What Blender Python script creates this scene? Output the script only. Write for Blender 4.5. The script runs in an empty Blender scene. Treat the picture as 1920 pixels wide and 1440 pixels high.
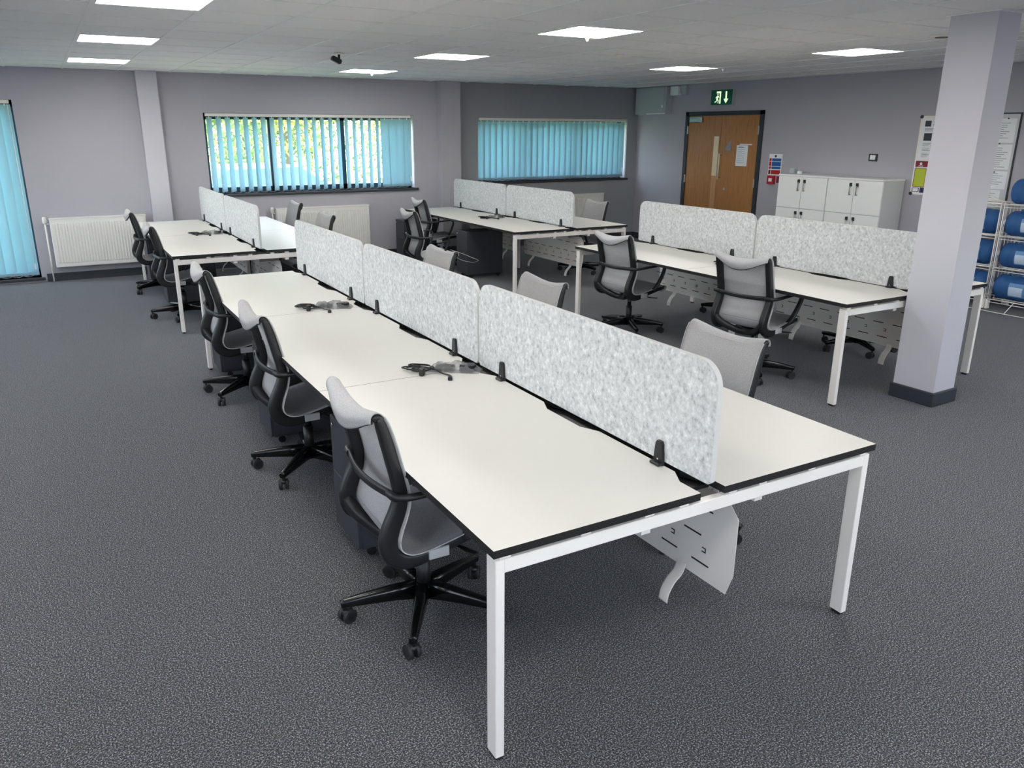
import bpy, bmesh, math, random
from mathutils import Vector, Matrix
random.seed(7)
SC = bpy.context.scene
COL = SC.collection
rad = math.radians

# ------------------------------------------------------------------ camera
cam_d = bpy.data.cameras.new('camera')
cam = bpy.data.objects.new('camera', cam_d); COL.objects.link(cam)
F_PX, PX, PY = 1484.4, -17.7, -5.5
yaw, pitch, roll = rad(29.4725), rad(-17.5194), rad(0.141)
fwd = Vector((math.sin(yaw)*math.cos(pitch), math.cos(yaw)*math.cos(pitch), math.sin(pitch)))
rgt = Vector((math.cos(yaw), -math.sin(yaw), 0)); upv = rgt.cross(fwd)
r2 = math.cos(roll)*rgt + math.sin(roll)*upv
u2 = -math.sin(roll)*rgt + math.cos(roll)*upv
m = Matrix((r2, u2, -fwd)).transposed().to_4x4()
m.translation = Vector((-0.9266, -1.6851, 1.8268))
cam.matrix_world = m
cam_d.sensor_fit = 'HORIZONTAL'; cam_d.sensor_width = 36
cam_d.lens = F_PX/1920*36
cam_d.shift_x = -PX/1920; cam_d.shift_y = PY/1920
cam_d.clip_start = 0.05; cam_d.clip_end = 300
SC.camera = cam

# ------------------------------------------------------------------ light, exposure
PANEL_E = 7.4
SC.view_settings.view_transform = 'Standard'; SC.view_settings.look = 'None'
SC.view_settings.gamma = 1; SC.view_settings.use_curve_mapping = False
SC.view_settings.exposure = 1.48
SC.cycles.use_denoising = True
SC.cycles.max_bounces = 8; SC.cycles.diffuse_bounces = 5; SC.cycles.transparent_max_bounces = 12
SC.cycles.sample_clamp_indirect = 6
W = bpy.data.worlds.new('World'); SC.world = W; W.use_nodes = True
nt = W.node_tree; bg = nt.nodes['Background']
sky = nt.nodes.new('ShaderNodeTexSky'); sky.sky_type = 'NISHITA'; sky.sun_disc = False
sky.sun_elevation = rad(42); sky.sun_rotation = rad(90); sky.altitude = 50
hsv = nt.nodes.new('ShaderNodeHueSaturation'); hsv.inputs['Saturation'].default_value = .5   # thin haze
nt.links.new(sky.outputs[0], hsv.inputs['Color']); nt.links.new(hsv.outputs[0], bg.inputs[0]); bg.inputs[1].default_value = 1.3
sun_d = bpy.data.lights.new('sun', 'SUN'); sun_d.energy = 6.0; sun_d.angle = rad(1); sun_d.color = (1, .95, .86)
sun = bpy.data.objects.new('sun', sun_d); COL.objects.link(sun)
sun.rotation_euler = (rad(12), rad(48), 0)     # from the right, past the building, onto the trees outside

# ------------------------------------------------------------------ materials
def s2l(c):
    return tuple(((v/255)/12.92 if v/255 <= .04045 else ((v/255+.055)/1.055)**2.4) for v in c)
def mat(name, col, rough=.5, metal=0, spec=.5, coat=0, **k):
    m_ = bpy.data.materials.new(name); m_.use_nodes = True
    b = m_.node_tree.nodes['Principled BSDF']
    b.inputs['Base Color'].default_value = (*s2l(col), 1)
    b.inputs['Roughness'].default_value = rough; b.inputs['Metallic'].default_value = metal
    b.inputs['Specular IOR Level'].default_value = spec
    if coat: b.inputs['Coat Weight'].default_value = coat
    for kk, v in k.items(): b.inputs[kk.replace('_', ' ')].default_value = v
    return m_
def nodes(m_): return m_.node_tree.nodes, m_.node_tree.links, m_.node_tree.nodes['Principled BSDF']
def mottle(m_, cols, scale, detail=3, rough_bump=0, stretch=(1, 1, 1), pos=None, kind='noise', mixfac=None):
    n, l, b = nodes(m_)
    tc = n.new('ShaderNodeTexCoord'); mp = n.new('ShaderNodeMapping'); mp.inputs['Scale'].default_value = stretch
    l.new(tc.outputs['Object'], mp.inputs[0])
    t = n.new('ShaderNodeTexNoise'); t.inputs['Scale'].default_value = scale; t.inputs['Detail'].default_value = detail
    t.inputs['Roughness'].default_value = .6
    l.new(mp.outputs[0], t.inputs['Vector'])
    r = n.new('ShaderNodeValToRGB')
    pos = pos or [i/(len(cols)-1) for i in range(len(cols))]
    while len(r.color_ramp.elements) < len(cols): r.color_ramp.elements.new(.5)
    for e, p, c in zip(r.color_ramp.elements, pos, cols): e.position = p; e.color = (*s2l(c), 1)
    l.new(t.outputs['Fac'], r.inputs[0]); l.new(r.outputs[0], b.inputs['Base Color'])
    if rough_bump:
        bp = n.new('ShaderNodeBump'); bp.inputs['Strength'].default_value = rough_bump; bp.inputs['Distance'].default_value = .004
        l.new(t.outputs['Fac'], bp.inputs['Height']); l.new(bp.outputs[0], b.inputs['Normal'])
    return t, r

M = {}
M['wall'] = mat('wall_paint', (182, 179, 187), .85, spec=.2); mottle(M['wall'], [(176,174,182),(180,178,186)], 3)
M['wall_shaded'] = mat('wall_paint_shaded', (140, 142, 147), .85, spec=.2); mottle(M['wall_shaded'], [(152,154,159),(156,158,163)], 3)  # wall paint darkened, the corner's shade put into the colour
M['column'] = mat('column_paint', (200, 198, 206), .8, spec=.2)
M['tile'] = mat('ceiling_tile', (228, 228, 230), .9, spec=.1); mottle(M['tile'], [(238,237,239),(246,245,247)], 60, rough_bump=.1)
M['grid'] = mat('ceiling_bar_white', (238, 238, 238), .5)
M['skirt'] = mat('skirting_charcoal', (52, 56, 64), .45)
M['white_metal'] = mat('white_powder_coat', (240, 235, 230), .4)
M['top'] = mat('desk_laminate', (222, 219, 212), .38, spec=.4)
M['edge'] = mat('desk_edge_black', (22, 22, 24), .5)
M['black'] = mat('black_plastic', (26, 27, 30), .42)
M['blackgloss'] = mat('black_gloss', (14, 15, 17), .22)
M['rubber'] = mat('dark_rubber', (36, 37, 40), .6)
M['chrome'] = mat('chrome', (215, 215, 218), .18, 1)
M['steel'] = mat('brushed_steel', (190, 190, 192), .35, 1)
M['tag'] = mat('grey_tag', (186, 186, 187), .6)
M['ped'] = mat('pedestal_grey', (54, 56, 63), .5)
M['rad'] = mat('radiator_white', (232, 230, 226), .4)
M['wood'] = mat('door_wood', (165, 112, 60), .4)
M['wood2'] = mat('wood_reflection', (188, 140, 92), .35)
M['cream'] = mat('frosted_cream_glass', (232, 212, 176), .25)
M['darkframe'] = mat('dark_frame', (48, 52, 58), .5)
M['cab'] = mat('cabinet_white', (240, 240, 240), .5)
M['cabside'] = mat('cabinet_side', (205, 206, 208), .6)  # cabinet white toned down, shade of the sides put into the colour
M['paper'] = mat('paper', (238, 240, 243), .8)
M['ink'] = mat('ink_grey', (150, 154, 162), .8)
M['inkdark'] = mat('ink_dark', (60, 64, 72), .8)
M['maroon'] = mat('maroon', (128, 24, 44), .6)
M['red'] = mat('red', (190, 30, 36), .5)
M['blue'] = mat('sign_blue', (24, 92, 158), .6)
M['navy'] = mat('navy', (36, 34, 90), .6)
M['lime'] = mat('lime', (186, 200, 60), .7)
M['paleyellow'] = mat('pale_yellow', (240, 240, 150), .7)
M['exitgreen'] = mat('exit_green', (10, 110, 78), .4)
M['exitwhite'] = mat('exit_white', (225, 245, 215), .4, Emission_Color=(.75, 1, .6, 1), Emission_Strength=.35)
M['painted_box'] = mat('painted_box', (176, 182, 186), .7)
M['teal'] = mat('window_frame_teal', (28, 58, 74), .5)
M['grass'] = mat('lawn_grass', (120, 150, 60), .9); mottle(M['grass'], [(90,120,40),(150,170,80)], 1.5)
M['tarmac'] = mat('tarmac', (120, 120, 122), .9)
M['leaf'] = mat('leaf_green', (112, 146, 44), .7)
M['leaf2'] = mat('leaf_olive', (76, 108, 38), .7)
M['leaf3'] = mat('leaf_yellow', (178, 178, 62), .7)
M['bark'] = mat('bark', (110, 90, 66), .9)
M['carpaint'] = mat('car_paint_blue', (176, 214, 232), .25, .1)
M['carpaint2'] = mat('car_paint_silver', (200, 210, 216), .2, .3)
M['carglass'] = mat('car_glass', (70, 92, 108), .1)

def wood_grain(m_, a, b_):
    t, r = mottle(m_, [a, b_, a], 4, 6, stretch=(8, 8, .7), pos=[.3, .5, .7])
wood_grain(M['wood'], (158, 104, 54), (178, 124, 68)); wood_grain(M['wood2'], (184, 136, 88), (200, 152, 104))

# carpet: fine loop pile, dark grey with light flecks
m_ = mat('carpet_pile', (70, 73, 80), .95, spec=.1); M['carpet'] = m_
n, l, b = nodes(m_)
tc = n.new('ShaderNodeTexCoord')
t1 = n.new('ShaderNodeTexNoise'); t1.inputs['Scale'].default_value = 190; t1.inputs['Detail'].default_value = 3; t1.inputs['Roughness'].default_value = .7
t2 = n.new('ShaderNodeTexVoronoi'); t2.inputs['Scale'].default_value = 330
t3 = n.new('ShaderNodeTexNoise'); t3.inputs['Scale'].default_value = 2.2; t3.inputs['Detail'].default_value = 2
for t in (t1, t2, t3): l.new(tc.outputs['Object'], t.inputs['Vector'])
r1 = n.new('ShaderNodeValToRGB'); cr = r1.color_ramp
cr.elements[0].position = .40; cr.elements[0].color = (*s2l((40, 42, 48)), 1)
cr.elements[1].position = .63; cr.elements[1].color = (*s2l((176, 181, 194)), 1)
e = cr.elements.new(.52); e.color = (*s2l((78, 80, 87)), 1)
l.new(t1.outputs['Fac'], r1.inputs[0])
mx = n.new('ShaderNodeMix'); mx.data_type = 'RGBA'; mx.blend_type = 'MULTIPLY'; mx.inputs[0].default_value = .55
l.new(r1.outputs[0], mx.inputs[6]); l.new(t2.outputs['Color'], mx.inputs[7])
hs = n.new('ShaderNodeHueSaturation'); hs.inputs['Saturation'].default_value = .3; hs.inputs['Value'].default_value = 1.0
l.new(mx.outputs[2], hs.inputs['Color']); l.new(hs.outputs[0], b.inputs['Base Color'])
bp = n.new('ShaderNodeBump'); bp.inputs['Strength'].default_value = .35; bp.inputs['Distance'].default_value = .003
l.new(t1.outputs['Fac'], bp.inputs['Height']); l.new(bp.outputs[0], b.inputs['Normal'])

b.inputs['Sheen Weight'].default_value = .16; b.inputs['Sheen Roughness'].default_value = .5; b.inputs['Sheen Tint'].default_value = (.84, .88, .97, 1)
# felt of the desk screens
m_ = mat('screen_felt', (205, 208, 210), .95, spec=.1); M['felt'] = m_
mottle(m_, [(160, 163, 166), (194, 196, 197), (203, 205, 206), (228, 229, 229)], 58, 5, .2, stretch=(1, 1, .9), pos=[.3, .44, .54, .70])
M['felt_edge'] = mat('felt_edge', (206, 206, 205), .9)

# see-through mesh fabric of the chairs
def fabric(name, col, alpha):
    m_ = mat(name, col, .8, spec=.2)
    n, l, b = nodes(m_)
    tc = n.new('ShaderNodeTexCoord')
    w = n.new('ShaderNodeTexNoise'); w.inputs['Scale'].default_value = 420; w.inputs['Detail'].default_value = 1
    l.new(tc.outputs['Object'], w.inputs['Vector'])
    mr = n.new('ShaderNodeMapRange'); mr.inputs['From Min'].default_value = .3; mr.inputs['From Max'].default_value = .7
    mr.inputs['To Min'].default_value = alpha-.2; mr.inputs['To Max'].default_value = alpha+.12
    l.new(w.outputs['Fac'], mr.inputs['Value']); l.new(mr.outputs[0], b.inputs['Alpha'])
    b.inputs['Subsurface Weight'].default_value = 0
    return m_
M['mesh'] = fabric('chair_mesh', (198, 197, 199), .78)
M['meshseat'] = fabric('chair_mesh_seat', (178, 178, 182), .84)

def glassy(name, col, alpha, rough=.05):
    m_ = mat(name, col, rough, spec=.6); m_.node_tree.nodes['Principled BSDF'].inputs['Alpha'].default_value = alpha
    return m_
M['glass'] = glassy('window_glass', (210, 230, 235), .12)
M['bag'] = glassy('clear_plastic_film', (244, 247, 248), .42, .1)
n, l, b = nodes(M['bag'])
tn = n.new('ShaderNodeTexNoise'); tn.inputs['Scale'].default_value = 55; tn.inputs['Detail'].default_value = 2; tn.inputs['Distortion'].default_value = 2.5
bp = n.new('ShaderNodeBump'); bp.inputs['Strength'].default_value = 1; bp.inputs['Distance'].default_value = .02
l.new(tn.outputs['Fac'], bp.inputs['Height']); l.new(bp.outputs[0], b.inputs['Normal'])

m_ = mat('bottle_blue', (74, 124, 186), .12, spec=.6); M['bottle'] = m_
m_.node_tree.nodes['Principled BSDF'].inputs['Transmission Weight'].default_value = .45
m_.node_tree.nodes['Principled BSDF'].inputs['IOR'].default_value = 1.2
M['bottle_label'] = mat('bottle_label', (196, 214, 236), .6)
M['bottle_band'] = mat('bottle_band', (96, 140, 190), .5)

# translucent blind cloth
def blind(name, col, tr):
    m_ = bpy.data.materials.new(name); m_.use_nodes = True
    n, l = m_.node_tree.nodes, m_.node_tree.links; n.clear()
    o = n.new('ShaderNodeOutputMaterial'); d = n.new('ShaderNodeBsdfDiffuse'); t = n.new('ShaderNodeBsdfTranslucent')
    x = n.new('ShaderNodeMixShader'); x.inputs[0].default_value = tr
    d.inputs[0].default_value = (*s2l(col), 1); t.inputs[0].default_value = (*s2l(col), 1)
    l.new(d.outputs[0], x.inputs[1]); l.new(t.outputs[0], x.inputs[2]); l.new(x.outputs[0], o.inputs[0])
    return m_
M['blind'] = blind('blind_cloth', (172, 205, 215), .42)

def emis(name, col, s):
    m_ = bpy.data.materials.new(name); m_.use_nodes = True
    b = m_.node_tree.nodes['Principled BSDF']
    b.inputs['Base Color'].default_value = (.9, .9, .9, 1)
    b.inputs['Emission Color'].default_value = (*col, 1); b.inputs['Emission Strength'].default_value = s
    return m_
M['panel'] = emis('led_panel', (1.0, .985, .95), PANEL_E)

# ------------------------------------------------------------------ mesh building
class MB:
    def __init__(s): s.v = []; s.f = []; s.m = []; s.mats = []; s.sm = []
    def mi(s, m_):
        if m_ not in s.mats: s.mats.append(m_)
        return s.mats.index(m_)
    def add(s, vs, fs, m_, smooth=False, T=None):
        o = len(s.v)
        for v in vs:
            v = Vector(v); s.v.append(T @ v if T else v)
        k = s.mi(m_)
        for f in fs: s.f.append([i+o for i in f]); s.m.append(k); s.sm.append(smooth)
        return s
    def box(s, a, b, m_, T=None):
        x0, y0, z0 = a; x1, y1, z1 = b
        vs = [(x0,y0,z0),(x1,y0,z0),(x1,y1,z0),(x0,y1,z0),(x0,y0,z1),(x1,y0,z1),(x1,y1,z1),(x0,y1,z1)]
        return s.add(vs, [(3,2,1,0),(4,5,6,7),(0,1,5,4),(1,2,6,5),(2,3,7,6),(3,0,4,7)], m_, False, T)
    def rbox(s, a, b, r, m_, T=None, seg=1):
        bm = bmesh.new(); bmesh.ops.create_cube(bm, size=1)
        for v in bm.verts:
            v.co = Vector([(a[i]+b[i])/2+v.co[i]*(b[i]-a[i]) for i in range(3)])
        bmesh.ops.bevel(bm, geom=bm.edges[:], offset=r, segments=seg, profile=.5, affect='EDGES')
        bm.verts.index_update()
        vs = [v.co.copy() for v in bm.verts]; fs = [[v.index for v in f.verts] for f in bm.faces]; bm.free()
        return s.add(vs, fs, m_, False, T)
    def prism(s, pts, z0, z1, m_, T=None, side=None):
        n_ = len(pts); vs = [(x, y, z0) for x, y in pts]+[(x, y, z1) for x, y in pts]
        s.add(vs, [list(range(n_-1, -1, -1)), list(range(n_, 2*n_))], m_, False, T)
        s.add(vs, [(i, (i+1) % n_, (i+1) % n_+n_, i+n_) for i in range(n_)], side or m_, False, T)
        return s
    def cyl(s, p, q, r, m_, n_=16, r2_=None, caps=True, T=None):
        p, q = Vector(p), Vector(q); d = (q-p).normalized(); r2_ = r if r2_ is None else r2_
        a = d.orthogonal().normalized(); c = d.cross(a)
        vs = []
        for (o, rr) in ((p, r), (q, r2_)):
            for i in range(n_):
                t = 2*math.pi*i/n_; vs.append(o+(a*math.cos(t)+c*math.sin(t))*rr)
        s.add(vs, [(i, (i+1) % n_, (i+1) % n_+n_, i+n_) for i in range(n_)], m_, True, T)
        if caps: s.add(vs, [list(range(n_-1, -1, -1)), list(range(n_, 2*n_))], m_, False, T)
        return s
    def lathe(s, prof, m_, n_=24, T=None):
        vs = []; k = len(prof)
        for r, z in prof:
            for i in range(n_):
                t = 2*math.pi*i/n_; vs.append((r*math.cos(t), r*math.sin(t), z))
        fs = [(j*n_+i, j*n_+(i+1) % n_, (j+1)*n_+(i+1) % n_, (j+1)*n_+i) for j in range(k-1) for i in range(n_)]
        s.add(vs, fs, m_, True, T)
        s.add(vs, [list(range(n_-1, -1, -1)), [(k-1)*n_+i for i in range(n_)]], m_, False, T)
        return s
    def sweep(s, path, ws, hs, m_, up=(0, 0, 1), n_=10, power=3.0, closed=False, T=None):
        """rounded section swept on a path; ws across, hs along the 'up' side"""
        P = [Vector(p) for p in path]; k = len(P)
        if not isinstance(ws, (list, tuple)): ws = [ws]*k
        if not isinstance(hs, (list, tuple)): hs = [hs]*k
        vs = []
        for j in range(k):
            a = P[(j-1) % k] if closed else P[max(j-1, 0)]
            b_ = P[(j+1) % k] if closed else P[min(j+1, k-1)]
            d = (b_-a).normalized()
            u = Vector(up[j]) if isinstance(up, list) else Vector(up)
            w = d.cross(u); w = w.normalized() if w.length > 1e-4 else d.orthogonal().normalized()
            h = w.cross(d).normalized()
            for i in range(n_):
                t = 2*math.pi*(i+.5)/n_; c, q = math.cos(t), math.sin(t)
                ex = 2/power
                cx = math.copysign(abs(c)**ex, c); cy = math.copysign(abs(q)**ex, q)
                vs.append(P[j]+w*cx*ws[j]/2+h*cy*hs[j]/2)
        rng = k if closed else k-1
        s.add(vs, [(j*n_+i, j*n_+(i+1) % n_, ((j+1) % k)*n_+(i+1) % n_, ((j+1) % k)*n_+i) for j in range(rng) for i in range(n_)], m_, True, T)
        if not closed: s.add(vs, [list(range(n_-1, -1, -1)), [(k-1)*n_+i for i in range(n_)]], m_, False, T)
        return s
    def build(s, name, parent=None, loc=None, rz=None):
        me = bpy.data.meshes.new(name); me.from_pydata([tuple(v) for v in s.v], [], s.f)
        for m_ in s.mats: me.materials.append(m_)
        me.polygons.foreach_set('material_index', s.m); me.polygons.foreach_set('use_smooth', s.sm)
        me.update()
        bm = bmesh.new(); bm.from_mesh(me); bmesh.ops.remove_doubles(bm, verts=bm.verts, dist=1e-5)
        bmesh.ops.recalc_face_normals(bm, faces=bm.faces); bm.to_mesh(me); bm.free()
        o = bpy.data.objects.new(name, me); COL.objects.link(o)
        if parent: o.parent = parent
        if loc: o.location = loc
        if rz is not None: o.rotation_euler.z = rz
        return o
def spline(pts, n_=6, closed=False):
    P = [Vector(p) for p in pts]; k = len(P); out = []
    for j in range(k if closed else k-1):
        g = lambda i: P[i % k] if closed else P[min(max(i, 0), k-1)]
        p0, p1, p2, p3 = g(j-1), g(j), g(j+1), g(j+2)
        for i in range(n_):
            t = i/n_
            out.append(.5*((2*p1)+(-p0+p2)*t+(2*p0-5*p1+4*p2-p3)*t*t+(-p0+3*p1-3*p2+p3)*t**3))
    if not closed: out.append(P[-1])
    return out
def lerp_list(vals, n_):
    out = []
    for j in range(len(vals)-1):
        for i in range(n_): out.append(vals[j]+(vals[j+1]-vals[j])*i/n_)
    out.append(vals[-1]); return out
def thing(name, label, cat, loc=(0, 0, 0), rz=0, group=None):
    o = bpy.data.objects.new(name, None); COL.objects.link(o); o.location = loc; o.rotation_euler.z = rz
    o.empty_display_size = .1
    return tag(o, label, cat, group)
def tag(o, label, cat, group=None):
    o['label'] = label; o['category'] = cat
    if group: o['group'] = group
    return o
def struct(o, label):
    o['kind'] = 'structure'; o['label'] = label; return o
def dup(o, parent=None):
    c = o.copy(); COL.objects.link(c); c.parent = parent
    for ch in [x for x in KIDS.get(o.name, [])]: KIDS.setdefault(c.name, []).append(dup(ch, c))
    return c
KIDS = {}
def index_kids(root):
    KIDS[root.name] = list(root.children)
    for c in root.children: index_kids(c)

# ------------------------------------------------------------------ the room
H = 2.534; XR = 8.24; YW = 9.78; XL = -4.2; YB = -4.6
TX, MX, TY, MY = -.527, .604, 3.293, .591
f = MB(); f.box((XL-.3, YB-.3, -.12), (XR+.3, YW+.3, 0), M['carpet'])
struct(f.build('floor'), 'dark grey flecked loop pile carpet')
c = MB(); c.box((XL-.3, YB-.3, H+.03), (XR+.3, YW+.3, H+.3), M['tile'])
# tiles behind the camera, too far out of view to lay singly: plain soffit
c.box((XL, YB, H), (XR, TY-4*MY, H+.03), M['tile']); c.box((XL, TY-4*MY, H), (TX-4*MX, YW, H+.03), M['tile'])
ceiling = struct(c.build('ceiling'), 'white suspended ceiling of square tiles')
LIGHTS = {(i, j) for i in (-5, 0, 5, 10) for j in (-12, -8, -4, 0, 4, 8)}
LIGHTS.discard((-5, -12)); LIGHTS.discard((10, 8))
t_full = MB().rbox((.004, .004, 0), (MX-.004, MY-.004, .03), .004, M['tile']).build('ceiling_tile', ceiling)
protos = {}
first = True
for i in range(-4, 15):
    for j in range(-4, 11):
        if (i, j) in LIGHTS: continue
        x0, y0 = TX+i*MX, TY+j*MY
        w = min(MX, XR-x0); d = min(MY, YW-y0)
        if w < .03 or d < .03: continue
        key = (round(w, 3), round(d, 3))
        if key not in protos:
            if key == (round(MX, 3), round(MY, 3)): protos[key] = t_full
            else: protos[key] = MB().rbox((.004, .004, 0), (w-.002, d-.002, .03), .004, M['tile']).build('ceiling_tile', ceiling)
            o = protos[key]
        else:
            o = protos[key].copy(); COL.objects.link(o); o.parent = ceiling
        o.location = (x0, y0, H+.001+.0015*random.random())
for i in range(-4, 16):
    x = TX+i*MX
    if x > XR: break
    MB().box((x-.014, TY-4*MY, H-.004), (x+.014, YW, H+.012), M['grid']).build('ceiling_bar', ceiling)
for j in range(-4, 12):
    y = TY+j*MY
    if y > YW: break
    MB().box((TX-4*MX, y-.006, H-.001), (XR, y+.006, H+.012), M['grid']).build('cross_bar', ceiling)

# walls
W1 = (1.03, 4.02, 1.0, 2.05); W2 = (5.1, 8.02, 1.05, 2.03); W0 = (-3.4, -1.11, .06, 2.17)
def wall_y(x0, x1, holes, m_, y0, y1):
    b = MB(); xs = x0
    for (a, c_, z0, z1) in holes:
        b.box((xs, y0, 0), (a, y1, H+.05), m_)
        if z0 > 0.01: b.box((a, y0, 0), (c_, y1, z0), m_)
        b.box((a, y0, z1), (c_, y1, H+.05), m_); xs = c_
    b.box((xs, y0, 0), (x1, y1, H+.05), m_)
    return b
struct(wall_y(XL, 4.6, [W0, W1], M['wall'], YW, YW+.3).build('wall_back'), 'lilac grey painted wall with the wide window')
struct(wall_y(4.6, XR+.3, [W2], M['wall_shaded'], YW, YW+.3).build('wall_back_corner'), 'grey painted wall in the far corner, darkened in colour for its shade')
b = MB(); b.box((XR, YB, 0), (XR+.3, YW+.3, H+.05), M['wall'])
struct(b.build('wall_right'), 'grey painted wall with the wooden double door')
WL = [(-2.4, -1.2, 1.0, 2.1), (3.2, 4.4, 1.0, 2.1), (6.8, 8.0, 1.0, 2.1)]   # unseen left wall windows, added to let in daylight
b = MB(); ys = YB-.3
for y0, y1, z0, z1 in WL:
    b.box((XL-.3, ys, 0), (XL, y0, H+.05), M['wall']).box((XL-.3, y0, 0), (XL, y1, z0), M['wall']).box((XL-.3, y0, z1), (XL, y1, H+.05), M['wall']); ys = y1
b.box((XL-.3, ys, 0), (XL, YW+.3, H+.05), M['wall']); struct(b.build('wall_left'), 'grey painted left wall')
for n_i, (y0, y1, z0, z1) in enumerate(WL):
    w = struct(bpy.data.objects.new('window_%d' % (8+n_i), None), 'added daylight window in the unseen left wall'); COL.objects.link(w)
    b = MB(); mid = (y0+y1)/2
    for ya, yb in ((y0, y0+.05), (mid-.04, mid+.04), (y1-.05, y1)): b.box((XL-.22, ya, z0), (XL-.16, yb, z1), M['teal'])
    b.box((XL-.22, y0, z0), (XL-.16, y1, z0+.06), M['teal']).box((XL-.22, y0, z1-.06), (XL-.16, y1, z1), M['teal']); b.build('window_frame', w)
    for ya, yb in ((y0+.05, mid-.04), (mid+.04, y1-.05)): MB().box((XL-.19, ya, z0+.06), (XL-.184, yb, z1-.06), M['glass']).build('pane', w)
WF = [(-2.6, -.6, 1.0, 2.1), (1.4, 3.2, 1.0, 2.1), (5.2, 7.0, 1.0, 2.1)]   # unseen windows added behind the camera as daylight fill
struct(wall_y(XL, XR+.3, WF, M['wall'], YB-.3, YB).build('wall_front'), 'grey painted wall behind the camera')
for n_i, (a, c_, z0, z1) in enumerate(WF):
    w = struct(bpy.data.objects.new('window_%d' % (5+n_i), None), 'added daylight window, unseen behind the camera'); COL.objects.link(w)
    b = MB(); mid = (a+c_)/2
    for xa, xb in ((a, a+.05), (mid-.04, mid+.04), (c_-.05, c_)): b.box((xa, YB-.22, z0), (xb, YB-.16, z1), M['teal'])
    b.box((a, YB-.22, z0), (c_, YB-.16, z0+.06), M['teal']).box((a, YB-.22, z1-.06), (c_, YB-.16, z1), M['teal']); b.build('window_frame', w)
    for xa, xb in ((a+.05, mid-.04), (mid+.04, c_-.05)): MB().box((xa, YB-.19, z0+.06), (xb, YB-.184, z1-.06), M['glass']).build('pane', w)
struct(MB().box((.26, YW-.13, 0), (.5, YW, H), M['column']).build('wall_pier'), 'pale boxed pier on the back wall')
struct(MB().box((4.4, YW-.16, 0), (4.72, YW, H), M['wall']).build('wall_pier'), 'lilac boxed pier between the two back wall windows')
struct(MB().box((-1.05, YW-.02, 0), (.26, YW, .1), M['skirt']).box((.5, YW-.02, 0), (4.4, YW, .1), M['skirt']).box((4.72, YW-.02, 0), (XR, YW, .1), M['skirt'])
       .box((.24, YW-.15, 0), (.52, YW-.13, .1), M['skirt']).box((4.38, YW-.18, 0), (4.74, YW-.16, .1), M['skirt']).build('baseboard_back'), 'charcoal skirting board along the back wall')
struct(MB().box((XR-.02, 8.54, 0), (XR, YW-.02, .1), M['skirt']).box((XR-.02, YB, 0), (XR, 6.9, .1), M['skirt']).build('baseboard_right'), 'charcoal skirting board along the door wall')
# free standing column
cx, cy, cs, cd = 4.24, 1.385, .25, .30
k = thing('square_column', 'pale grey square column with charcoal skirting beside the near right desks', 'column', (cx, cy, 0), rad(1.9))
k['kind'] = 'structure'
MB().box((0, 0, 0), (cs, cd, H), M['column']).build('shaft', k)
MB().rbox((-.018, -.018, 0), (cs+.018, cd+.018, .1), .006, M['skirt']).build('skirting', k)
MB().box((-.02, -.02, H-.008), (cs+.02, cd+.02, H), M['grid']).build('ceiling_trim', k)

# windows
def window(idx, r, mull, label, y=YW):
    x0, x1, z0, z1 = r
    w = struct(bpy.data.objects.new('window_%d' % idx, None), label); COL.objects.link(w)
    fr = MB(); t = .05; ya, yb = y+.16, y+.22
    fr.box((x0, ya, z0), (x0+t, yb, z1), M['teal']).box((x1-t, ya, z0), (x1, yb, z1), M['teal'])
    fr.box((x0, ya, z0), (x1, yb, z0+t+.03), M['teal']).box((x0, ya, z1-t-.03), (x1, yb, z1), M['teal'])
    fr.build('window_frame', w)
    for mx_ in mull: MB().box((mx_-.045, ya, z0), (mx_+.045, yb, z1), M['teal']).build('mullion', w)
    MB().rbox((x0-.04, y-.035, z0-.035), (x1+.04, y+.2, z0), .006, M['darkframe']).build('window_sill', w)
    xs = [x0]+list(mull)+[x1]
    for a, c_ in zip(xs[:-1], xs[1:]): MB().box((a+.04, ya+.025, z0+.05), (c_-.04, ya+.031, z1-.05), M['glass']).build('pane', w)
    return w
window(1, W1, (1.94, 2.95), 'wide three light window with dark frame and open slats')
window(2, W2, (6.05, 7.05), 'corner window with closed slats')
window(3, W0, (-2.2,), 'full height window at the left edge')
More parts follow.
